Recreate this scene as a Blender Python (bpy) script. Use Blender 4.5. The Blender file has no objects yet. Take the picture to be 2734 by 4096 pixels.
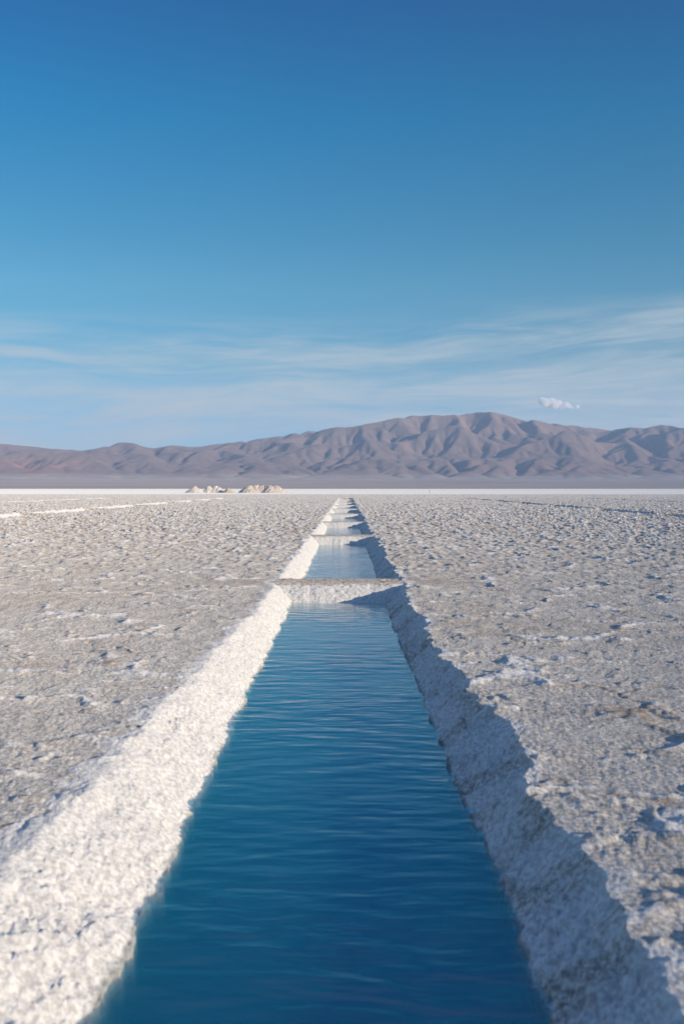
import bpy, bmesh, math, random, time
import numpy as np
R = math.radians
T0 = time.time()
def log(*a): print('[scene %.1fs]' % (time.time() - T0), *a)

# ------------------------------------------------------------------ camera, world, sun, exposure
SC = bpy.context.scene
COL = SC.collection
EYE = 1.6                 # eye height above the salt crust
FPX = 3982.0              # focal length in pixels of the 4096 px high photograph (35 mm)
YH, XV = 1954.0, 1385.0   # horizon row and vanishing column of the channel

cam_d = bpy.data.cameras.new('camera')
cam = bpy.data.objects.new('camera', cam_d); COL.objects.link(cam)
cam_d.sensor_fit = 'VERTICAL'; cam_d.sensor_height = 36.0; cam_d.lens = 35.0
cam_d.clip_start = 0.05; cam_d.clip_end = 200000
cam.location = (0, 0, EYE)
cam.rotation_euler = (R(90) - math.atan((2048 - YH) / FPX), 0, math.atan((XV - 1367) / FPX))
cam_d.dof.use_dof = True; cam_d.dof.focus_distance = 20.0; cam_d.dof.aperture_fstop = 2.6
SC.camera = cam

SUN_EL, SUN_AZ = R(10.8), R(128)      # azimuth clockwise from +Y (north): right and behind
to_sun = (math.sin(SUN_AZ) * math.cos(SUN_EL), math.cos(SUN_AZ) * math.cos(SUN_EL), math.sin(SUN_EL))
sun_d = bpy.data.lights.new('sun', 'SUN'); sun = bpy.data.objects.new('sun', sun_d); COL.objects.link(sun)
sun_d.energy = 3.6; sun_d.angle = R(0.5); sun_d.color = (1.0, 0.865, 0.69)
from mathutils import Vector
sun.rotation_euler = Vector(to_sun).to_track_quat('Z', 'Y').to_euler()
sun.location = (60, -40, 60)

SC.view_settings.view_transform = 'Standard'; SC.view_settings.look = 'None'
SC.view_settings.exposure = 0.76; SC.view_settings.gamma = 1.0
SC.render.engine = 'CYCLES'
SC.cycles.use_denoising = True
SC.cycles.denoising_input_passes = 'RGB_ALBEDO_NORMAL'; SC.cycles.denoising_prefilter = 'ACCURATE'
SC.cycles.volume_bounces = 4
SC.cycles.max_bounces = 8; SC.cycles.diffuse_bounces = 3; SC.cycles.transparent_max_bounces = 8
SC.cycles.use_adaptive_sampling = False

W = bpy.data.worlds.new('World'); SC.world = W; W.use_nodes = True
class G:
    """small node-graph helper"""
    def __init__(s, tree): s.t = tree; s.n = tree.nodes; s.l = tree.links
    def new(s, typ, **kw):
        n = s.n.new(typ)
        for k, v in kw.items(): setattr(n, k, v)
        return n
    def put(s, sock, v):
        if isinstance(v, bpy.types.NodeSocket): s.l.new(v, sock)
        elif v is not None: sock.default_value = v
    def math(s, op, a, b=None, c=None, clamp=False):
        n = s.new('ShaderNodeMath', operation=op, use_clamp=clamp)
        s.put(n.inputs[0], a)
        if b is not None: s.put(n.inputs[1], b)
        if c is not None: s.put(n.inputs[2], c)
        return n.outputs[0]
    def maprange(s, v, a, b, c=0.0, d=1.0, smooth=True):
        n = s.new('ShaderNodeMapRange', interpolation_type='SMOOTHSTEP' if smooth else 'LINEAR')
        for i, x in enumerate((v, a, b, c, d)): s.put(n.inputs[i], x)
        return n.outputs[0]
    def noise(s, vec, scale, detail=3.0, rough=0.55, dist=0.0):
        n = s.new('ShaderNodeTexNoise'); s.put(n.inputs['Vector'], vec)
        n.inputs['Scale'].default_value = scale; n.inputs['Detail'].default_value = detail
        n.inputs['Roughness'].default_value = rough; n.inputs['Distortion'].default_value = dist
        return n.outputs['Fac']
    def mix(s, f, a, b, blend='MIX'):
        n = s.new('ShaderNodeMix', data_type='RGBA', blend_type=blend)
        s.put(n.inputs[0], f); s.put(n.inputs[6], a); s.put(n.inputs[7], b)
        return n.outputs[2]
    def comb(s, x, y, z):
        n = s.new('ShaderNodeCombineXYZ')
        for i, v in enumerate((x, y, z)): s.put(n.inputs[i], v)
        return n.outputs[0]
    def sep(s, v):
        n = s.new('ShaderNodeSeparateXYZ'); s.put(n.inputs[0], v); return n.outputs
    def attr(s, name):
        return s.new('ShaderNodeAttribute', attribute_name=name).outputs['Fac']
    def bump(s, h, dist, strength=1.0, normal=None):
        n = s.new('ShaderNodeBump'); s.put(n.inputs['Height'], h)
        n.inputs['Distance'].default_value = dist; n.inputs['Strength'].default_value = strength
        if normal is not None: s.put(n.inputs['Normal'], normal)
        return n.outputs[0]

def build_world():
    W.node_tree.nodes.clear(); g = G(W.node_tree)
    sky = g.new('ShaderNodeTexSky', sky_type='NISHITA')
    sky.sun_disc = False; sky.sun_elevation = SUN_EL; sky.sun_rotation = SUN_AZ
    sky.altitude = 3400; sky.air_density = 1.0; sky.dust_density = 0.3; sky.ozone_density = 2.5
    # cirrus streaks low over the horizon, in sky direction (azimuth, elevation)
    d = g.new('ShaderNodeTexCoord').outputs['Generated']
    x, y, z = g.sep(d)
    az = g.math('ARCTAN2', x, y)
    # thin dry air of the high plateau: the blue deepens quickly with height; unseen zenith brightened to fill the shade
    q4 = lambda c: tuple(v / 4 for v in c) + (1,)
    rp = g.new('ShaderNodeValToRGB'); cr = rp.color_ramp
    cr.elements[0].position, cr.elements[0].color = SKY_DEEPEN_FILL[0][0], q4(SKY_DEEPEN_FILL[0][1])
    cr.elements[1].position, cr.elements[1].color = SKY_DEEPEN_FILL[1][0], q4(SKY_DEEPEN_FILL[1][1])
    for (p, c) in SKY_DEEPEN_FILL[2:]: cr.elements.new(p).color = q4(c)
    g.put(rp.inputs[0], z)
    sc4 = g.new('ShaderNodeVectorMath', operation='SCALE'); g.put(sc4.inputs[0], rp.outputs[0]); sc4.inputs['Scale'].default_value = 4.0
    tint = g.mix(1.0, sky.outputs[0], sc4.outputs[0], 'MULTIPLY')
    hor = g.math('SQRT', g.math('ADD', g.math('MULTIPLY', x, x), g.math('MULTIPLY', y, y)))
    ev = g.math('DIVIDE', z, hor)
    w1 = g.noise(g.comb(g.math('MULTIPLY', az, 3.2), g.math('MULTIPLY', ev, 10.0), 0.0), 1.0, 2.0)
    evw = g.math('ADD', ev, g.math('MULTIPLY', g.math('SUBTRACT', w1, 0.5), 0.045))
    evt = g.math('SUBTRACT', evw, g.math('MULTIPLY', az, 0.030))
    streak = g.noise(g.comb(g.math('MULTIPLY', az, 4.5), g.math('MULTIPLY', evt, 48.0), 3.7), 1.0, 5.0, 0.6, 0.4)
    fine = g.noise(g.comb(g.math('MULTIPLY', az, 16.0), g.math('MULTIPLY', evt, 150.0), 9.1), 1.0, 4.0, 0.6, 0.6)
    veil = g.maprange(evt, 0.165, 0.045)
    body = g.maprange(g.math('ADD', g.math('MULTIPLY', streak, 0.8), g.math('MULTIPLY', fine, 0.2)), 0.34, 0.66)
    top = g.maprange(evt, 0.185, 0.142)
    cov = g.math('MULTIPLY', top, g.math('ADD', g.math('MULTIPLY', veil, 0.40), g.math('MULTIPLY', body, 0.68)), clamp=True)
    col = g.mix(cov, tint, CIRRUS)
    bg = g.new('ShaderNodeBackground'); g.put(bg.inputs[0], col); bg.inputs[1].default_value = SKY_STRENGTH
    out = g.new('ShaderNodeOutputWorld'); g.l.new(bg.outputs[0], out.inputs[0])
SKY_STRENGTH = 0.09
SKY_DEEPEN_FILL = [(0.04, (0.40, 0.60, 0.74)), (0.9, (2.7, 2.2, 2.25)), (0.12, (0.44, 0.72, 0.66)), (0.195, (0.42, 0.85, 0.76)), (0.242, (0.25, 0.81, 0.79)),
              (0.347, (0.0, 0.76, 0.89)), (0.436, (0.0, 0.57, 0.85)), (0.50, (0.4, 1.0, 1.25)), (0.66, (2.3, 2.0, 2.0))]  # highest stops add fill light from the sky above the view
CIRRUS = (3.5, 3.85, 3.95, 1)
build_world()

# ------------------------------------------------------------------ noise (numpy)
def _hash(ix, iy, seed):
    h = (ix.astype(np.int64) * 374761393 + iy.astype(np.int64) * 668265263 + seed * 1442695041) & 0xFFFFFFFF
    h = h.astype(np.uint32)
    h ^= h >> np.uint32(13); h = h * np.uint32(1274126177); h ^= h >> np.uint32(16)
    h = h * np.uint32(2246822519); h ^= h >> np.uint32(15)
    return h
def perlin(x, y, seed=0):
    x = np.asarray(x, np.float64); y = np.asarray(y, np.float64)
    x0 = np.floor(x); y0 = np.floor(y)
    fx = (x - x0).astype(np.float32); fy = (y - y0).astype(np.float32)
    ix = x0.astype(np.int64); iy = y0.astype(np.int64)
    u = fx * fx * fx * (fx * (fx * 6 - 15) + 10); v = fy * fy * fy * (fy * (fy * 6 - 15) + 10)
    def gr(dx, dy):
        a = _hash(ix + dx, iy + dy, seed).astype(np.float32) * np.float32(2 * math.pi / 4294967296.0)
        return np.cos(a) * (fx - dx) + np.sin(a) * (fy - dy)
    a = gr(0, 0); b = gr(1, 0); c = gr(0, 1); d = gr(1, 1)
    return ((a + u * (b - a)) * (1 - v) + (c + u * (d - c)) * v) * 1.5
def fbm(x, y, octv, seed=0, gain=0.5, lac=2.03):
    s = 0; a = 1.0; f = 1.0
    for k in range(octv):
        s = s + a * perlin(x * f + 17.3 * k, y * f - 9.1 * k, seed + k); a *= gain; f *= lac
    return s
def voronoi_edge(x, y, seed=0):
    ix = np.floor(x).astype(np.int64); iy = np.floor(y).astype(np.int64)
    f1 = np.full(x.shape, 9.0, np.float32); f2 = np.full(x.shape, 9.0, np.float32)
    for dx in (-1, 0, 1):
        for dy in (-1, 0, 1):
            h = _hash(ix + dx, iy + dy, seed)
            px = (h & np.uint32(0xFFFF)).astype(np.float32) / 65536.0; py = (h >> np.uint32(16)).astype(np.float32) / 65536.0
            d = np.sqrt((ix + dx + px - x) ** 2 + (iy + dy + py - y) ** 2).astype(np.float32)
            n = d < f1
            f2 = np.where(n, f1, np.minimum(f2, d)); f1 = np.where(n, d, f1)
    return f2 - f1
def sstep(a, b, x):
    t = np.clip((x - a) / (b - a), 0, 1); return t * t * (3 - 2 * t)

# ------------------------------------------------------------------ mesh helpers
def grid_mesh(name, X, Y, Z, mat, attrs=None, smooth=True):
    nr, nc = X.shape
    co = np.empty((nr * nc, 3), np.float32)
    co[:, 0] = X.ravel(); co[:, 1] = Y.ravel(); co[:, 2] = Z.ravel()
    i = np.arange((nr - 1) * (nc - 1)); r = i // (nc - 1); c = i % (nc - 1)
    a = r * nc + c
    quads = np.stack([a, a + 1, a + nc + 1, a + nc], 1).astype(np.int32)
    me = bpy.data.meshes.new(name)
    me.vertices.add(len(co)); me.vertices.foreach_set('co', co.ravel())
    me.loops.add(quads.size); me.loops.foreach_set('vertex_index', quads.ravel())
    me.polygons.add(len(quads)); me.polygons.foreach_set('loop_start', np.arange(0, quads.size, 4, dtype=np.int32))
    me.update(calc_edges=True)
    if smooth: me.polygons.foreach_set('use_smooth', np.ones(len(quads), bool))
    for k, v in (attrs or {}).items():
        at = me.attributes.new(k, 'FLOAT', 'POINT'); at.data.foreach_set('value', np.asarray(v, np.float32).ravel())
    me.materials.append(mat)
    o = bpy.data.objects.new(name, me); COL.objects.link(o)
    return o
def tag(o, label=None, cat=None, group=None, kind=None):
    for k, v in (('label', label), ('category', cat), ('group', group), ('kind', kind)):
        if v: o[k] = v
    return o
def new_mat(name):
    m = bpy.data.materials.new(name); m.use_nodes = True; m.node_tree.nodes.clear()
    return m, G(m.node_tree)

# ------------------------------------------------------------------ materials
def salt_material():
    m, g = new_mat('salt_crust')
    P = g.new('ShaderNodeNewGeometry').outputs['Position']
    fresh, dirt, coarse = g.attr('fresh'), g.attr('dirt'), g.attr('coarse')
    n1 = g.noise(P, 34.0, 3.0, 0.65); n2 = g.noise(P, 140.0, 2.0, 0.6); n3 = g.noise(P, 4.0, 4.0, 0.6)
    n4 = g.noise(P, 11.0, 4.0, 0.65)
    crust = g.mix(g.maprange(n3, 0.3, 0.7), (0.385, 0.348, 0.300, 1), (0.48, 0.44, 0.388, 1))
    crust = g.mix(g.maprange(n1, 0.47, 0.62), crust, (0.66, 0.615, 0.56, 1))
    crust = g.mix(g.math('MULTIPLY', g.maprange(n1, 0.46, 0.36), 0.75), crust, (0.24, 0.22, 0.20, 1))
    crust = g.mix(g.math('MULTIPLY', g.maprange(n4, 0.57, 0.66), 0.8), crust, (0.70, 0.655, 0.60, 1))
    crust = g.mix(g.math('MULTIPLY', g.maprange(n4, 0.42, 0.35), 0.6), crust, (0.26, 0.235, 0.21, 1))
    brown = g.mix(g.maprange(n2, 0.3, 0.7), (0.19, 0.125, 0.08, 1), (0.40, 0.29, 0.20, 1))
    dm = g.math('MULTIPLY', dirt, g.maprange(n4, 0.36, 0.60), clamp=True)
    crust = g.mix(dm, crust, brown)
    white = g.mix(g.maprange(n1, 0.35, 0.65), (0.48, 0.46, 0.435, 1), (0.72, 0.695, 0.66, 1))
    white = g.mix(g.math('MULTIPLY', g.maprange(n4, 0.60, 0.76), 0.4), white, (0.66, 0.55, 0.45, 1))
    fm = g.maprange(g.math('ADD', fresh, g.math('MULTIPLY', g.math('SUBTRACT', n4, 0.5), 0.7)), 0.32, 0.68)
    col = g.mix(fm, crust, white)
    col = g.mix(g.attr('sub'), col, (0.115, 0.13, 0.12, 1))       # slimy drowned edge
    col = g.mix(coarse, col, (0.75, 0.725, 0.68, 1))
    hb = g.math('ADD', g.math('MULTIPLY', n1, 1.0), g.math('MULTIPLY', n2, 0.35))
    nb = g.bump(hb, 0.016, 0.55)
    b = g.new('ShaderNodeBsdfPrincipled'); g.put(b.inputs['Base Color'], col)
    b.inputs['Diffuse Roughness'].default_value = 0.9
    b.inputs['Roughness'].default_value = 0.85; b.inputs['Specular IOR Level'].default_value = 0.25
    g.put(b.inputs['Normal'], nb)
    out = g.new('ShaderNodeOutputMaterial'); g.l.new(b.outputs[0], out.inputs[0])
    return m
SALT = salt_material()

def mound_material(name, c0, c1, c2):
    m, g = new_mat(name)
    P = g.new('ShaderNodeNewGeometry').outputs['Position']
    n1 = g.noise(P, 2.2, 4.0, 0.6); n2 = g.noise(P, 0.45, 3.0)
    col = g.mix(g.maprange(n1, 0.32, 0.68), c0, c1)
    col = g.mix(g.math('MULTIPLY', g.maprange(n2, 0.45, 0.7), 0.6), col, c2)
    b = g.new('ShaderNodeBsdfPrincipled'); g.put(b.inputs['Base Color'], col); b.inputs['Roughness'].default_value = 0.95
    b.inputs['Specular IOR Level'].default_value = 0.1
    g.put(b.inputs['Normal'], g.bump(n1, 0.25, 0.6))
    out = g.new('ShaderNodeOutputMaterial'); g.l.new(b.outputs[0], out.inputs[0])
    return m

def water_material():
    m, g = new_mat('brine')
    P = g.new('ShaderNodeNewGeometry').outputs['Position']
    x, y, z = g.sep(P)
    wx = g.noise(P, 0.8, 2.0)
    yy = g.math('ADD', y, g.math('MULTIPLY', wx, 0.22))
    a = g.noise(g.comb(g.math('MULTIPLY', x, 2.3), g.math('MULTIPLY', yy, 6.5), 0.0), 1.0, 2.0, 0.5, 0.0)
    c = g.noise(g.comb(g.math('MULTIPLY', x, 4.0), g.math('MULTIPLY', yy, 22.0), 5.0), 1.0, 2.0, 0.5)
    calm = g.maprange(g.noise(P, 0.45, 2.0), 0.3, 0.7, 0.45, 1.0)
    h = g.math('MULTIPLY', g.math('ADD', g.math('MULTIPLY', a, 0.018), g.math('MULTIPLY', c, 0.0008)), calm)
    nb = g.bump(h, 1.0, 1.0)
    gl = g.new('ShaderNodeBsdfGlossy'); gl.inputs['Roughness'].default_value = 0.05; g.put(gl.inputs['Normal'], nb)
    gl.inputs['Color'].default_value = (1, 1, 1, 1)
    tr = g.new('ShaderNodeBsdfTransparent'); tr.inputs[0].default_value = (0.96, 0.98, 0.98, 1)
    fr = g.new('ShaderNodeFresnel'); bf = g.new('ShaderNodeNewGeometry').outputs['Backfacing']     # the same Fresnel from below: the sheet does not refract
    g.put(fr.inputs[0], g.math('ADD', IOR, g.math('MULTIPLY', bf, 1 / IOR - IOR))); g.put(fr.inputs['Normal'], nb)
    mx = g.new('ShaderNodeMixShader'); g.put(mx.inputs[0], fr.outputs[0]); g.put(mx.inputs[1], tr.outputs[0]); g.put(mx.inputs[2], gl.outputs[0])
    va = g.new('ShaderNodeVolumePrincipled'); va.inputs['Color'].default_value = WATER_COL; va.inputs['Density'].default_value = WATER_DENS; va.inputs['Anisotropy'].default_value = 0.6   # milky brine
    out = g.new('ShaderNodeOutputMaterial'); g.l.new(mx.outputs[0], out.inputs[0]); g.l.new(va.outputs[0], out.inputs[1])
    return m
IOR = 1.85
WATER_COL = (0.05, 0.71, 0.82, 1); WATER_DENS = 5.0
WATER = water_material()

def hill_material():
    m, g = new_mat('hillside')
    P = g.new('ShaderNodeNewGeometry').outputs['Position']
    x, y, z = g.sep(P)
    n1 = g.noise(P, 0.0011, 4.0, 0.6); n2 = g.noise(P, 0.006, 4.0, 0.6)
    n3 = g.noise(g.comb(g.math('MULTIPLY', x, 0.0003), g.math('MULTIPLY', y, 0.003), 0.0), 1.0, 4.0, 0.6)
    col = g.mix(g.maprange(n1, 0.3, 0.7), (0.17, 0.125, 0.118, 1), (0.24, 0.172, 0.155, 1))
    col = g.mix(g.math('MULTIPLY', g.maprange(n2, 0.4, 0.7), 0.5), col, (0.25, 0.205, 0.175, 1))
    red = g.math('MULTIPLY', g.attr('red'), g.maprange(n1, 0.3, 0.6))
    col = g.mix(red, col, (0.30, 0.17, 0.13, 1))
    fan = g.mix(g.maprange(n3, 0.3, 0.7), (0.27, 0.225, 0.205, 1), (0.40, 0.335, 0.30, 1))
    col = g.mix(g.attr('fan'), col, fan)
    b = g.new('ShaderNodeBsdfDiffuse'); g.put(b.inputs[0], col); b.inputs[1].default_value = 0.6
    g.put(b.inputs['Normal'], g.bump(n2, 25.0, 0.5))
    out = g.new('ShaderNodeOutputMaterial'); g.l.new(b.outputs[0], out.inputs[0])
    return m
HILL = hill_material()

def paint(name, col, rough=0.6):
    m, g = new_mat(name)
    P = g.new('ShaderNodeNewGeometry').outputs['Position']
    n = g.noise(P, 18.0, 3.0)
    c = g.mix(g.maprange(n, 0.3, 0.75), col, tuple(v * 0.6 for v in col[:3]) + (1,))
    b = g.new('ShaderNodeBsdfPrincipled'); g.put(b.inputs['Base Color'], c); b.inputs['Roughness'].default_value = rough
    out = g.new('ShaderNodeOutputMaterial'); g.l.new(b.outputs[0], out.inputs[0])
    return m

# ------------------------------------------------------------------ salt flat: heights and tints in metres
WATER_Z = -0.25
BARS = [(16.5, 17.62), (33.2, 34.5), (47.1, 48.3), (62.2, 63.4), (77.9, 79.1), (95.3, 96.5), (113.6, 114.8), (130.8, 132.0), (147.8, 149.0)]
Y0, Y1 = 1.0, 165.0
def channel_edges(y, off=0):
    k = sstep(3, 14, y)
    o = off * 31.7
    lw = -0.885 + 0.030 * perlin(y * 1.1 + o, 0.3 + 0 * y, 11) + 0.022 * perlin(y * 4.1, 0.7 + o + 0 * y, 12)
    lr = -1.40 + 0.20 * k + 0.06 * perlin(y * 0.8 + o, 2.3 + 0 * y, 13) + 0.04 * perlin(y * 3.3, 4.1 + o + 0 * y, 14)
    rw = 0.72 - 0.09 * k + 0.025 * perlin(y * 0.9 + o, 6.3 + 0 * y, 15) + 0.018 * perlin(y * 4.7, 8.1 + o + 0 * y, 16)
    rr = 1.06 - 0.13 * k + 0.14 * perlin(y * 0.62 + o, 10.3 + 0 * y, 17) + 0.07 * perlin(y * 2.6, 12.1 + o + 0 * y, 18) + 0.035 * perlin(y * 9, 14.1 + 0 * y, 19)
    return lw, lr, rw, rr
def under(t):
    """a narrow drowned crust ledge, then the steep cut side down to the floor"""
    return 1 + np.clip(t - 1, 0, 0.12) * 0.6 + 1.5 * sstep(1.03, 1.06, t)
def lumps(x, y, seed):
    """rounded cauliflower crystals"""
    a = np.abs(perlin(x * 6.5, y * 6.5, seed)); b = np.abs(perlin(x * 15 + 3, y * 15, seed + 1)); c = np.abs(perlin(x * 36, y * 36 + 5, seed + 2))
    d = perlin(x * 80, y * 80, seed + 3); m = 0.75 + 0.55 * perlin(x * 1.9, y * 1.9, seed + 4)
    return m * (0.026 * a + 0.018 * b + 0.013 * c - 0.016) + 0.003 * d
def salt_height(x, y):
    x = x.astype(np.float64); y = y.astype(np.float64)
    near = y < 340
    z = np.zeros(x.shape); fresh = np.zeros(x.shape); dirt = np.zeros(x.shape); sub = np.zeros(x.shape)
    X, Y = x[near], y[near]
    if X.size:
        fade = 1 - sstep(255, 285, Y)
        ax = np.abs(X)
        rough = (0.58 + 0.76 * sstep(9, 80, Y) + 0.25 * sstep(3, 14, ax)) * fade
        # grain
        wx = X + 0.10 * perlin(X * 2.1, Y * 2.1, 1); wy = Y + 0.10 * perlin(X * 2.1, Y * 2.1, 2)
        h = 0.008 * perlin(wx * 1.3, wy * 1.3, 3) + 0.006 * perlin(wx * 4.1, wy * 4.1, 4) + 0.0065 * perlin(wx * 10.5, wy * 10.5, 5)
        nr = Y < 24
        h[nr] += 0.0055 * perlin(wx[nr] * 25, wy[nr] * 25, 6) + 0.0032 * perlin(wx[nr] * 61, wy[nr] * 61, 7)
        # broken pressure ridges between the crust plates
        e = voronoi_edge(wx * 0.48 + 0.18 * perlin(X * 1.7, Y * 1.7, 8), wy * 0.80 + 0.18 * perlin(X * 1.7, Y * 1.7, 9), 21)
        brk = sstep(-0.45, 0.2, perlin(X * 1.1, Y * 1.1, 22))
        rid = np.exp(-(e / (0.085 + 0.05 * perlin(X * 3, Y * 3, 39))) ** 2) * brk
        h += rid * (0.034 + 0.022 * perlin(X * 6.1, Y * 6.1, 23) + 0.014 * perlin(X * 15.1, Y * 15.1, 40))
        e2 = voronoi_edge(wx * 1.25 + 0.15 * perlin(X * 3.7, Y * 3.7, 61), wy * 1.7 + 0.15 * perlin(X * 3.7, Y * 3.7, 62), 63)
        crk = np.exp(-(e2 / 0.055) ** 2) * sstep(0.0, 0.45, perlin(X * 0.7 + 9, Y * 0.7, 64))
        h += crk * (0.012 * perlin(X * 5, Y * 5, 65) - 0.010)
        e3 = voronoi_edge(wx * 0.9 + 0.12 * perlin(X * 2.7, Y * 2.7, 81) + 7, wy * 1.9 + 0.12 * perlin(X * 2.7, Y * 2.7, 82), 83)
        rid2 = np.exp(-(e3 / 0.075) ** 2) * sstep(-0.05, 0.4, perlin(X * 0.8, Y * 1.3 + 3, 84))
        h += rid2 * (0.020 + 0.014 * perlin(X * 8.1, Y * 8.1, 85))
        # lifted lips and clods
        cl = perlin(wx * 1.9, wy * 5.2, 24) + 0.5 * perlin(wx * 9.3, wy * 9.3, 25)
        cl = cl + 0.32 * np.exp(-((X - 1.22) / 0.22) ** 2) * (Y < Y1)
        clod = sstep(0.50, 0.85, cl)
        h += clod * (0.020 + 0.016 * perlin(wx * 9, wy * 9, 26))
        far = sstep(3, 34, Y)
        cl2 = sstep(0.25, 0.7, perlin(wx * 1.1, wy * 0.55, 27))
        h += far * cl2 * 0.03
        sp = perlin(wx * 3.3, wy * 2.4, 35); sp2 = perlin(X * 7.1, Y * 4.6, 36)
        h += far * (0.045 * sp + 0.034 * sp2)
        h *= rough
        d = sstep(0.05, 0.6, perlin(X * 0.35, Y * 0.22, 28)) * 0.55 + 0.45 * sstep(0.1, 0.6, perlin(wx * 1.9, wy * 1.9, 29))
        d = np.maximum(d, far * sstep(-0.04, 0.26, 0.6 * perlin(wx * 2.7, wy * 2.1, 37) + 0.6 * perlin(X * 6.3, Y * 4.1, 38)) * 1.3)
        d = d * (0.50 + 0.50 * sstep(20, 60, Y)) * (1 - 0.4 * sstep(110, 250, Y))
        d = np.maximum(d, 0.9 * crk)
        d = np.maximum(d, 1.0 * np.maximum(rid, rid2) * sstep(0.0, 0.4, perlin(X * 0.8, Y * 0.8 + 5, 66)))
        f = 1.0 * rid * sstep(-0.45, 0.15, perlin(X * 2.2, Y * 2.2, 30)) + 0.35 * clod
        f = np.maximum(f, 0.9 * rid2 * sstep(-0.3, 0.3, perlin(X * 3.1, Y * 3.1, 86)))
        f = np.maximum(f, far * 0.8 * 0.85 * sstep(0.20, 0.46, sp + 0.6 * sp2))
        f = np.maximum(f, 0.9 * (1 - fade))
        # footworn strip over each bar carries on onto the land
        ub = np.full(Y.shape, 99.0)
        for (a, b) in BARS: ub = np.minimum(ub, np.abs(Y - (a + b) / 2))
        track = np.exp(-(ub / 0.6) ** 2) * (1 - sstep(1.6, 3.6, ax))
        d = np.maximum(d, track * 0.8); h *= 1 - 0.5 * track
        # the channels: mine at x = 0, sisters every 19.3 m
        for off in (0, -1, 1, -2, 2):
            cx = 19.3 * off
            m = np.abs(X - cx) < 2.6
            if off: m &= Y > (46.0 if abs(off) == 1 else 90.0)
            if not m.any(): continue
            xx = (X[m] - cx) ; yy = Y[m]
            lw, lr, rw, rr = channel_edges(yy, off)
            if off == 0:
                xx = xx + 0.018 * perlin(xx * 8, yy * 8, 31) + 0.012 * perlin(xx * 21, yy * 21, 32)
            tl = (xx - lr) / (lw - lr); trr = (rr - xx) / (rr - rw)
            prof_l = np.where(tl > 1, under(tl), np.clip(tl, 0, 1) ** 1.25)
            prof_r = np.where(trr > 1, under(trr), np.clip(trr, 0, 1) ** 0.85)
            dep = np.minimum(prof_l, prof_r)
            lenm = sstep(Y0 - 0.35, Y0, yy) * (1 - sstep(Y1 - 0.4, Y1, yy))
            if off:                       # sister rows: solid bars left between their pools
                for (a, b) in BARS: lenm = lenm * np.maximum(1 - sstep(a - 0.25, a, yy), sstep(b, b + 0.25, yy))
                lenm = lenm * sstep(47.5 if abs(off) == 1 else 95.5, 48.3 if abs(off) == 1 else 96.5, yy)
            dep = dep * lenm
            bank = sstep(-0.06, 0.28, np.minimum(tl, trr)) * lenm
            lm = np.zeros(xx.shape)
            q = (bank > 0.001) & (dep < 1.6)
            lm[q] = lumps(xx[q], yy[q], 41) * (np.where(xx[q] > 0, 2.1, 1.0) if off == 0 else 0.6)
            lm += 0.028 * perlin(xx * 2.6, yy * 2.6, 71)
            hm = h[m]
            hm = hm * (1 - 0.75 * bank) + bank * lm + dep * WATER_Z * (1.0 if off == 0 else 1.6)
            # raised white crust on the left shoulder
            sh = np.exp(-((tl + 0.05) / 0.35) ** 2) * lenm
            hm += (0.004 if off == 0 else 0.05) * sh
            h[m] = hm
            jag = 0.25 * perlin(xx * 1.2, yy * 1.7, 33) + 0.2 * perlin(xx * 4, yy * 5, 34)
            fl = sstep(-0.50, 0.05, tl + jag * 1.2) * sstep(1.2, 0.9, -trr + 0)
            if off: fl = sstep(-1.3, -0.35, tl + jag)
            frr = sstep(-0.9, 0.2, trr + jag * 1.6) * (0.62 + 0.55 * perlin(xx * 2.4, yy * 2.4, 72))
            ff = np.where(xx < -0.1, fl, frr) * lenm
            ty = np.exp(-(ub[m] / 0.85) ** 2) * sstep(0.25, -0.1, np.maximum(tl, trr)) if off == 0 else 0
            ff = ff * (1 - 0.85 * ty)
            f[m] = np.maximum(f[m], ff); d[m] *= 1 - ff
            wt = np.where(xx < -0.1, tl, trr); sb = lenm * sstep(0.97, 1.01, wt) * 0.55
            sub[np.flatnonzero(near)[m]] = np.maximum(sub[np.flatnonzero(near)[m]], sb)
        z[near] = h; fresh[near] = f; dirt[near] = d
    fr = ~near
    Yf = y[fr]; s = np.log(np.maximum(Yf, 1.0))
    fresh[fr] = 0.95
    return z, fresh, dirt, sub

def build_flat():
    back = [-3000, -600, -150, -50, -20, -8, -4, -2, -1, 0, 0.4]
    D = [0.6]
    while D[-1] < 2.4: D.append(D[-1] + 0.03)
    while D[-1] < 285: D.append(D[-1] + min(D[-1] * 0.0040, 0.14))
    tail = [290, 300, 312, 325, 340, 360, 380, 400, 430, 460, 500, 560, 640, 720, 820, 950, 1100, 1300, 1600, 2000, 2400, 2800, 3200, 3800, 4400, 5000]
    D = np.array(back + D + tail)
    w = np.where(D > 1, 0.415 * np.maximum(D, 1) + 1.2, 1.6)
    NU = 1100
    u = np.linspace(-1, 1, NU)
    ext = np.array([0.15, 0.5, 1.2, 2.5, 5, 10, 20, 45, 100, 300, 1000, 2500, 5500])
    U = np.concatenate([-np.ones(len(ext)), u, np.ones(len(ext))])
    E = np.concatenate([-ext[::-1], np.zeros(NU), ext])
    X = w[:, None] * U[None, :] + E[None, :]
    Y = np.repeat(D[:, None], X.shape[1], 1)
    z, f, d, sb = salt_height(X.ravel(), Y.ravel())
    # grey wet bands across the clean far salt
    yr = Y.ravel()
    for (a, b, s) in ((330, 350, 0.35), (355, 420, 0.12), (740, 860, 0.55)):
        f = np.where((yr >= a) & (yr <= b), f - s * 0.9, f)
    return grid_mesh('salt_flat', X, Y, z.reshape(X.shape), SALT, {'fresh': f, 'dirt': d, 'sub': sb, 'coarse': sstep(265, 295, Y.ravel()) * np.clip((f - 0.3) / 0.6, 0, 1)})
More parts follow.
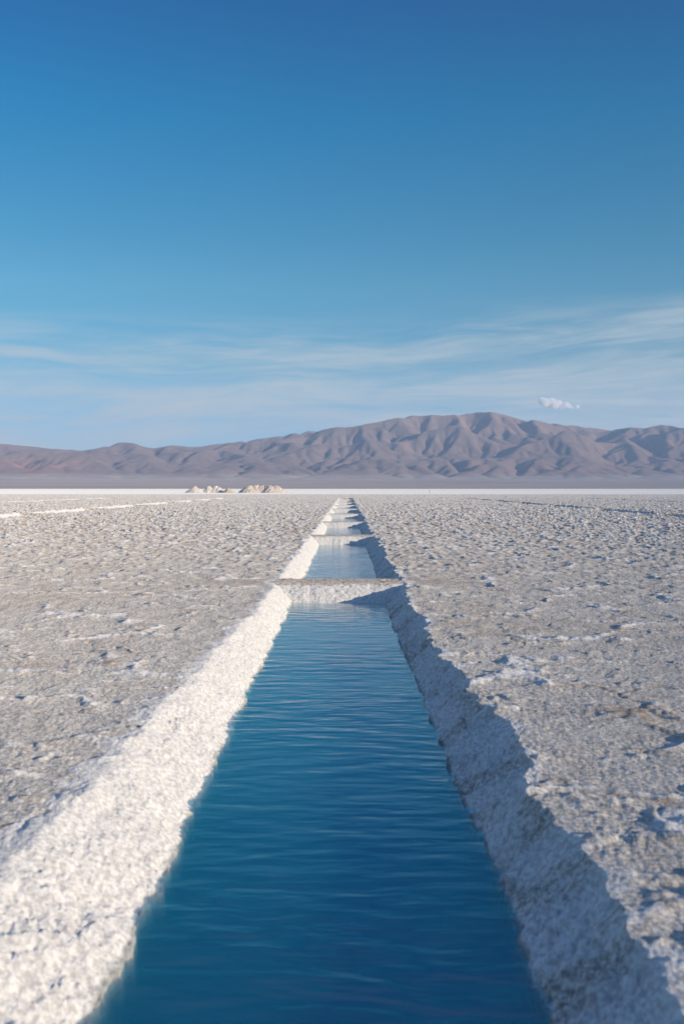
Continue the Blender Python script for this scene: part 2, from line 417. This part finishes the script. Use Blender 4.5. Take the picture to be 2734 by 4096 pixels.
flat = tag(build_flat(), kind='structure')
log('flat', len(flat.data.vertices))

# ------------------------------------------------------------------ water, one sheet of brine per pool
ends = [Y0 - 0.35] + [0.5 * (a + b) for a, b in BARS] + [Y1 + 0.1]
for i in range(len(ends) - 1):
    a, b = ends[i] + 0.06, ends[i + 1] - 0.06
    bm = bmesh.new()
    v = [bm.verts.new(p) for p in [(-1.55, a, -1.1), (1.3, a, -1.1), (1.3, b, -1.1), (-1.55, b, -1.1), (-1.55, a, WATER_Z), (1.3, a, WATER_Z), (1.3, b, WATER_Z), (-1.55, b, WATER_Z)]]
    for q in ((3, 2, 1, 0), (4, 5, 6, 7), (0, 1, 5, 4), (1, 2, 6, 5), (2, 3, 7, 6), (3, 0, 4, 7)): bm.faces.new([v[k] for k in q])
    me = bpy.data.meshes.new('water'); bm.to_mesh(me); bm.free(); me.materials.append(WATER)
    o = bpy.data.objects.new('water', me); COL.objects.link(o); tag(o, kind='structure')

# ------------------------------------------------------------------ salt bars between the pools
ORD = ['nearest', 'second', 'third', 'fourth', 'fifth', 'sixth', 'seventh', 'eighth', 'ninth']
for i, (a, b) in enumerate(BARS):
    st = 0.018 if i == 0 else (0.03 if i < 3 else 0.06)
    xs = np.arange(-2.0, 1.75, st); ys = np.arange(a - 0.75, b + 0.75, st)
    X, Y = np.meshgrid(xs, ys)
    af = a + 0.08 * perlin(X * 1.6, X * 0 + i * 3.1, 51) + 0.025 * perlin(X * 6, X * 0 + i * 5.1, 52)
    Yw = Y + 0.02 * perlin(X * 9, Y * 9, 53) + 0.014 * perlin(X * 22, Y * 22, 54)
    s = np.maximum((af + 0.34 - Yw) / 0.72, (Yw - b) / 0.30)           # 0 at the lip, 1 at the water line
    dep = np.where(s > 1, 1 + (s - 1) * 1.5, np.clip(s, 0, 1) ** 2.1)
    Z = -0.010 + dep * (WATER_Z + 0.01)
    face = sstep(-0.25, 0.2, s)
    lm = lumps(X, Y, 55 + i)
    grain = 0.016 * perlin(X * 2.2, Y * 2.2, 56) + 0.012 * perlin(X * 11, Y * 11, 57) + 0.005 * perlin(X * 26, Y * 26, 58)
    Z = Z + face * lm * 0.8 + (1 - face) * grain
    lw, lr, rw, rr = channel_edges(Y)
    Z = Z - 0.16 * sstep(0.0, 0.35, lr - X) - 0.16 * sstep(0.0, 0.35, X - rr) + 0.01
    fresh = sstep(0.0, 0.5, s + 0.2 * perlin(X * 5, Y * 5, 59)) * 0.95
    endw = sstep(-0.1, 0.25, lr + 0.15 * perlin(X * 3, Y * 3, 77) - X) + sstep(-0.1, 0.25, X - rr)
    dirt = (np.exp(-((s - 0.30) / 0.16) ** 2) * 0.55 + 0.75 * (1 - face)) * (1 - 0.5 * endw)
    fresh = np.maximum(fresh, 0.3 * sstep(0, 1, endw) * (X < 0))
    o = grid_mesh('salt_bar', X, Y, Z, SALT, {'fresh': fresh, 'dirt': np.clip(dirt, 0, 1), 'coarse': 0 * X})
    if i == 0: lab = 'wide tan-topped salt bar crossing the channel, nearest and largest of all'
    elif i == 8: lab = 'tiny salt bar closing the far end of the channel, ninth and most distant'
    else: lab = '%s salt bar from the camera crossing the blue channel, %s' % (ORD[i], 'crystal face half in shadow' if i < 3 else 'small in the distance')
    tag(o, lab, 'salt bar', 'salt bars between the pools of the channel')
log('bars')

# ------------------------------------------------------------------ heaps of harvested salt
PALE = mound_material('heaped_salt', (0.66, 0.575, 0.48, 1), (0.80, 0.715, 0.62, 1), (0.56, 0.47, 0.38, 1))
TAN = mound_material('tan_heaped_salt', (0.50, 0.39, 0.27, 1), (0.64, 0.51, 0.37, 1), (0.42, 0.31, 0.21, 1))
ROUGHM = mound_material('lumpy_heaped_salt', (0.55, 0.47, 0.385, 1), (0.72, 0.635, 0.54, 1), (0.44, 0.36, 0.285, 1))
MPX = 375.0 / FPX
def mound(name, cones, mat, rough, seed, label):
    """cones: (photo x, peak photo y, half width px, depth shift m, flat top px)"""
    base = YH + FPX * EYE / 375.0
    P = [((px - XV) * MPX, 375.0 + dy, (base - py) * MPX, hw * MPX, ft * MPX) for px, py, hw, dy, ft in cones]
    cx = sum(p[0] for p in P) / len(P)
    x0 = min(p[0] - p[3] * 1.15 for p in P); x1 = max(p[0] + p[3] * 1.15 for p in P)
    y0 = min(p[1] - p[3] * 1.15 for p in P); y1 = max(p[1] + p[3] * 1.15 for p in P)
    X, Y = np.meshgrid(np.arange(x0, x1, 0.07), np.arange(y0, y1, 0.09))
    Z = np.full(X.shape, -0.4)
    wx = X + 0.25 * fbm(X * 0.7, Y * 0.7, 3, seed); wy = Y + 0.25 * fbm(X * 0.7 + 5, Y * 0.7, 3, seed + 5)
    for (a, b, h, hw, ft) in P:
        r = np.sqrt((wx - a) ** 2 + (wy - b) ** 2)
        c = h * (1 - np.clip((r - ft) / (hw - ft), 0, 1.3))
        c = np.minimum(c, h - 0.04 * h * np.clip(r / hw, 0, 1))
        Z = np.maximum(Z, c)
    up = sstep(0.0, 0.4, Z)
    Z = Z + up * rough * (0.16 * fbm(X * 1.1, Y * 1.1, 3, seed + 9) + 0.13 * np.abs(perlin(X * 2.6, Y * 2.6, seed + 13)) + 0.05 * perlin(X * 6, Y * 6, seed + 14))
    tag(grid_mesh(name, X, Y, Z, mat), label, 'salt mound', 'salt heaps on the far flat')
mound('salt_mound', [(779, 1944.2, 40, 0, 1)], PALE, 0.4, 60, 'pale pointed conical salt heap, leftmost of the heaps on the far flat')
mound('salt_mound', [(832, 1945.0, 30, 3, 5), (857, 1943.2, 36, 3.5, 6), (872, 1949, 28, 2.5, 4)], PALE, 0.45, 70, 'broad pale double-humped salt heap behind and left of the small tan heap')
mound('salt_mound', [(914, 1951.5, 26, -1.5, 2)], TAN, 0.45, 80, 'smallest salt heap, tan and peaked, with its right side in shadow')
mound('salt_mound', [(998, 1943.0, 46, 0, 8), (1022, 1941.8, 40, 0.6, 10), (1048, 1942.6, 40, 0.8, 10), (1072, 1942.0, 40, 0.2, 8), (1104, 1942.6, 46, 0, 6), (1084, 1944, 40, -1.2, 4)], ROUGHM, 1.5, 90, 'long flat-topped lumpy salt heap, rightmost and widest of the heaps')
log('mounds')

# ------------------------------------------------------------------ marker post
def post():
    px, D = 1717.0, 262.0
    x = (px - XV) / FPX * D
    root = bpy.data.objects.new('marker_post', None); COL.objects.link(root); root.location = (x, D, 0)
    tag(root, 'lone slim wooden marker post with orange top on the far salt flat', 'post')
    def lathe(name, prof, mat, n=10, jit=0.0):
        bm = bmesh.new(); rings = []
        rnd = random.Random(4)
        for (r, z) in prof:
            jx, jy = rnd.uniform(-jit, jit), rnd.uniform(-jit, jit)
            rings.append([bm.verts.new((r * math.cos(2 * math.pi * k / n) + jx, r * math.sin(2 * math.pi * k / n) + jy, z)) for k in range(n)])
        for a, b in zip(rings, rings[1:]):
            for k in range(n): bm.faces.new((a[k], a[(k + 1) % n], b[(k + 1) % n], b[k]))
        bm.faces.new(rings[-1]); bm.faces.new(rings[0][::-1])
        me = bpy.data.meshes.new(name); bm.to_mesh(me); bm.free(); me.materials.append(mat)
        o = bpy.data.objects.new(name, me); COL.objects.link(o); o.parent = root; return o
    lathe('pole', [(0.065, -0.3), (0.065, 0.1), (0.07, 0.5), (0.08, 0.8), (0.085, 0.92)], paint('weathered_wood', (0.62, 0.50, 0.34, 1)), 10, 0.008)
    lathe('post_cap', [(0.06, 0.90), (0.10, 0.93), (0.11, 1.02), (0.10, 1.12), (0.06, 1.20), (0.02, 1.24)], paint('orange_paint', (0.62, 0.25, 0.07, 1)), 10, 0.004)
post()

# ------------------------------------------------------------------ hills: eroded terrain under the photographed skyline
def skyline():
    pts = [(0, 260), (60, 262), (180, 274), (240, 280), (375, 290), (430, 281), (480, 272), (520, 258), (570, 251), (620, 257), (660, 268), (710, 281), (735, 273), (760, 267), (800, 263),
           (850, 268), (880, 275), (930, 268), (1000, 258), (1080, 252), (1110, 248), (1180, 238), (1290, 222), (1340, 212), (1450, 198), (1510, 187), (1568, 182)]
    P = [(x / 1.147, 1550 + y / 1.147) for x, y in pts]
    pts = [(50, 178), (100, 170), (180, 155), (280, 135), (380, 128), (460, 130), (520, 127), (600, 117), (650, 113), (700, 114), (760, 128), (820, 150), (900, 153), (960, 165), (1010, 173),
           (1050, 173), (1120, 185), (1200, 193), (1250, 194), (1300, 185), (1380, 185), (1430, 178), (1465, 170), (1500, 175), (1568, 188)]
    P += [(1367 + x / 1.147, 1550 + y / 1.147) for x, y in pts]
    P = [(-900, 1800), (-400, 1775)] + P + [(3000, 1740), (3400, 1760), (4000, 1800)]
    a = np.array(P)
    return (a[:, 0] - XV) / FPX, (YH - a[:, 1]) / FPX        # tan(azimuth), tan(elevation)
SKT, SKE = skyline()
def build_hills():
    cell = 38.0
    xs = np.arange(-8600, 8601, cell); ys = np.arange(9000, 21500, cell)
    X, Y = np.meshgrid(xs, ys)
    ny, nx = X.shape; N = nx * ny
    te = X / Y
    targ = np.interp(te, SKT, SKE)
    big = sstep(0.03, 0.07, targ)                              # the tall massif lies deeper than the low left hills
    front = 11200 + 500 * fbm(X / 2600, Y * 0 + 3.3, 3, 101)
    ridge = 14800 + 2600 * big + 500 * fbm(X / 3000, Y * 0 + 8.3, 2, 105)
    s = (Y - front) / (ridge - front)
    up = sstep(-0.02, 0.95, s) * (1 - sstep(1.15, 2.0, s)) * 0.75 + 0.35 * np.exp(-((s - 1) / 0.3) ** 2)
    U = up * targ / 0.075 * (1 + 0.36 * fbm(X / 1500, Y / 1500, 3, 110))
    U = np.clip(U, 0, None)
    rng = np.random.default_rng(5)
    H = (12 * fbm(X / 700, Y / 700, 4, 120) + rng.uniform(0, 2, X.shape) + 60 * U).astype(np.float64)
    fixed = np.zeros(X.shape, bool); fixed[0, :] = fixed[-1, :] = True
    H[fixed] = 0
    idx = np.arange(N).reshape(ny, nx)
    nb = [(-1, 0, 1), (1, 0, 1), (0, -1, 1), (0, 1, 1), (-1, -1, 1.4142), (-1, 1, 1.4142), (1, -1, 1.4142), (1, 1, 1.4142)]
    m, Kd = 0.45, 0.018
    NIT = 70
    for it in range(NIT):
        H = H + np.where(fixed, 0, U * 24.0)
        Hp = np.pad(H, 1, mode='edge')
        best = np.zeros(X.shape); rec = idx.copy(); dist = np.full(X.shape, cell)
        for dy, dx, l in nb:
            sl = (H - Hp[1 + dy:1 + dy + ny, 1 + dx:1 + dx + nx]) / l
            if dx: 
                if dx < 0: sl[:, 0] = -1
                else: sl[:, -1] = -1
            if dy:
                if dy < 0: sl[0, :] = -1
                else: sl[-1, :] = -1
            q = sl > best
            best = np.where(q, sl, best); rec = np.where(q, idx + dy * nx + dx, rec); dist = np.where(q, l * cell, dist)
        rec[fixed] = idx[fixed]
        r = rec.ravel(); dl = dist.ravel()
        depth = (r != np.arange(N)).astype(np.int32); ptr = r.copy()
        for _ in range(12):
            depth = depth + depth[ptr]; ptr = ptr[ptr]
        order = np.argsort(depth, kind='stable'); ds = depth[order]
        cuts = np.searchsorted(ds, np.arange(ds[-1] + 2))
        A = np.ones(N)
        for k in range(len(cuts) - 2, 0, -1):
            o = order[cuts[k]:cuts[k + 1]]; np.add.at(A, r[o], A[o])
        F = 0.055 * (A ** m) * (40.0 / dl)
        h = H.ravel().copy()
        for k in range(1, len(cuts) - 1):
            o = order[cuts[k]:cuts[k + 1]]
            h[o] = (h[o] + F[o] * h[r[o]]) / (1 + F[o])
        H = h.reshape(ny, nx)
        for _ in range(2):
            Hp = np.pad(H, 1, mode='edge')
            H = H + np.where(fixed, 0, Kd * (Hp[:-2, 1:-1] + Hp[2:, 1:-1] + Hp[1:-1, :-2] + Hp[1:-1, 2:] - 4 * H))
    log('erosion', H.max())
    # refine x2
    def up2(a):
        b = np.empty((a.shape[0] * 2 - 1, a.shape[1])); b[::2] = a; b[1::2] = 0.5 * (a[:-1] + a[1:])
        c = np.empty((b.shape[0], a.shape[1] * 2 - 1)); c[:, ::2] = b; c[:, 1::2] = 0.5 * (b[:, :-1] + b[:, 1:])
        return c
    H = up2(H); X = up2(X); Y = up2(Y); S = up2(s)
    for _ in range(2):
        Hp = np.pad(H, 1, mode='edge'); H = H + 0.12 * (Hp[:-2, 1:-1] + Hp[2:, 1:-1] + Hp[1:-1, :-2] + Hp[1:-1, 2:] - 4 * H)
    fanz = lambda y: 0.0125 * np.maximum(y - 4600, 0) * (0.45 + 0.55 * sstep(4600, 12000, y)) * 1.25 * 0.95 - 0.4
    # bring the skyline to the photographed one, azimuth by azimuth
    FZ = fanz(Y)
    te = X / Y
    bins = np.linspace(-0.85, 0.85, 341); bi = np.clip(np.digitize(te, bins), 0, 341)
    def scale_for(Hc):
        el = np.full(343, 0.0); ok = np.zeros(343, bool)
        e = (Hc + FZ - EYE) / Y
        for b in range(1, 341):
            q = bi == b
            if q.any(): 
                el[b] = e[q].max(); ok[b] = True
        return el, ok
    bc = np.concatenate([[bins[0]], 0.5 * (bins[1:] + bins[:-1]), [bins[-1]], [bins[-1]]])[:343]
    for _ in range(3):
        el, ok = scale_for(H)
        tg = np.interp(bc, SKT, SKE)
        fz_el = 0.0108
        ratio = np.where(ok, np.clip((tg - fz_el) / np.maximum(el - fz_el, 1e-4), 0.2, 5), 1)
        rs = np.convolve(np.pad(ratio, 2, mode='edge'), np.array([1, 2, 3, 2, 1]) / 9.0, 'valid')
        H = H * np.interp(te, bc[1:341], rs[1:341])
    Z = H + FZ + sstep(20, 150, H) * (9 * fbm(X / 260, Y / 260, 3, 130))
    # alluvial apron in front
    ya = np.concatenate([np.linspace(4550, 5500, 24), np.linspace(5550, 8950, 50)])
    Xa, Ya = np.meshgrid(X[0], ya)
    Xa = Xa * np.clip(Ya / 9000 * 1.0, 0.6, 1)
    Za = fanz(Ya) + 6 * fbm(Xa / 900, Ya / 2500, 4, 140) * sstep(5200, 8500, Ya) * (Ya < 9000)
    edge = fanz(Y[0:1])
    Zall = np.concatenate([Za, Z]); Xall = np.concatenate([Xa, X]); Yall = np.concatenate([Ya, Y])
    relief = np.concatenate([np.zeros(Xa.shape), H])
    fan = 1 - sstep(15, 90, relief)
    tz = Xall / Yall
    red = sstep(-0.20, -0.34, tz) * (1 - sstep(150, 420, relief)) + 0.25 * sstep(0.0, 0.2, tz)
    return grid_mesh('hills', Xall, Yall, Zall, HILL, {'fan': fan, 'red': np.clip(red, 0, 1)})
tag(build_hills(), kind='structure')
log('hills')

# ------------------------------------------------------------------ small cumulus, well behind the hills and the haze
def cumulus():
    D = 40000.0; k = D / FPX
    cx, cz = (2225 - XV) * k, (YH - 1614) * k
    # lumps in photo pixels: x, y, radius
    L = [(2163, 1600, 15), (2174, 1612, 20), (2185, 1622, 16), (2200, 1606, 17), (2213, 1622, 18), (2228, 1612, 14), (2240, 1625, 16), (2258, 1622, 13), (2268, 1629, 11), (2303, 1632, 9), (2286, 1636, 7)]
    bm = bmesh.new()
    for (px, py, r) in L:
        ret = bmesh.ops.create_icosphere(bm, subdivisions=3, radius=r * k * 1.15)
        for v in ret['verts']: v.co += Vector(((px - 2225) * k, random.Random(int(px)).uniform(-8, 8) * k, (1614 - py) * k))
    me = bpy.data.meshes.new('cloud'); bm.to_mesh(me); bm.free()
    o = bpy.data.objects.new('cloud', me); COL.objects.link(o); o.location = (cx, D, cz)
    rm = o.modifiers.new('remesh', 'REMESH'); rm.mode = 'VOXEL'; rm.voxel_size = 3.0 * k
    sm = o.modifiers.new('soften', 'SMOOTH'); sm.factor = 0.5; sm.iterations = 10; o.scale.z = 0.8
    m, g = new_mat('cloud_vapour')
    P = g.new('ShaderNodeNewGeometry').outputs['Position']
    n = g.noise(P, 0.0035, 4.0, 0.55)
    vol = g.new('ShaderNodeVolumePrincipled'); vol.inputs['Color'].default_value = (0.97, 0.97, 0.98, 1)
    vol.inputs['Anisotropy'].default_value = 0.0
    g.put(vol.inputs['Density'], g.maprange(n, 0.12, 0.55, 0.0, 0.010))
    out = g.new('ShaderNodeOutputMaterial'); g.l.new(vol.outputs[0], out.inputs[1])
    me.materials.append(m)
    tag(o, 'single small white puffy cloud above the right shoulder of the hills', 'cloud')
cumulus()

# ------------------------------------------------------------------ haze: one even box of air round the whole scene
def haze():
    bm = bmesh.new()
    bmesh.ops.create_cube(bm, size=1.0)
    for v in bm.verts:
        v.co.x *= 26000; v.co.y = -4000 + (v.co.y + 0.5) * 27500; v.co.z = -2.2 + (v.co.z + 0.5) * 1520
    me = bpy.data.meshes.new('haze'); bm.to_mesh(me); bm.free()
    m, g = new_mat('air')
    vol = g.new('ShaderNodeVolumePrincipled'); vol.inputs['Color'].default_value = HAZE_COL
    vol.inputs['Density'].default_value = HAZE_DENS; vol.inputs['Anisotropy'].default_value = 0.0
    out = g.new('ShaderNodeOutputMaterial'); g.l.new(vol.outputs[0], out.inputs[1])
    me.materials.append(m)
    o = bpy.data.objects.new('haze', me); COL.objects.link(o); tag(o, kind='stuff')
HAZE_COL = (0.50, 0.71, 1.0, 1); HAZE_DENS = 2.9e-5
haze()
log('done')
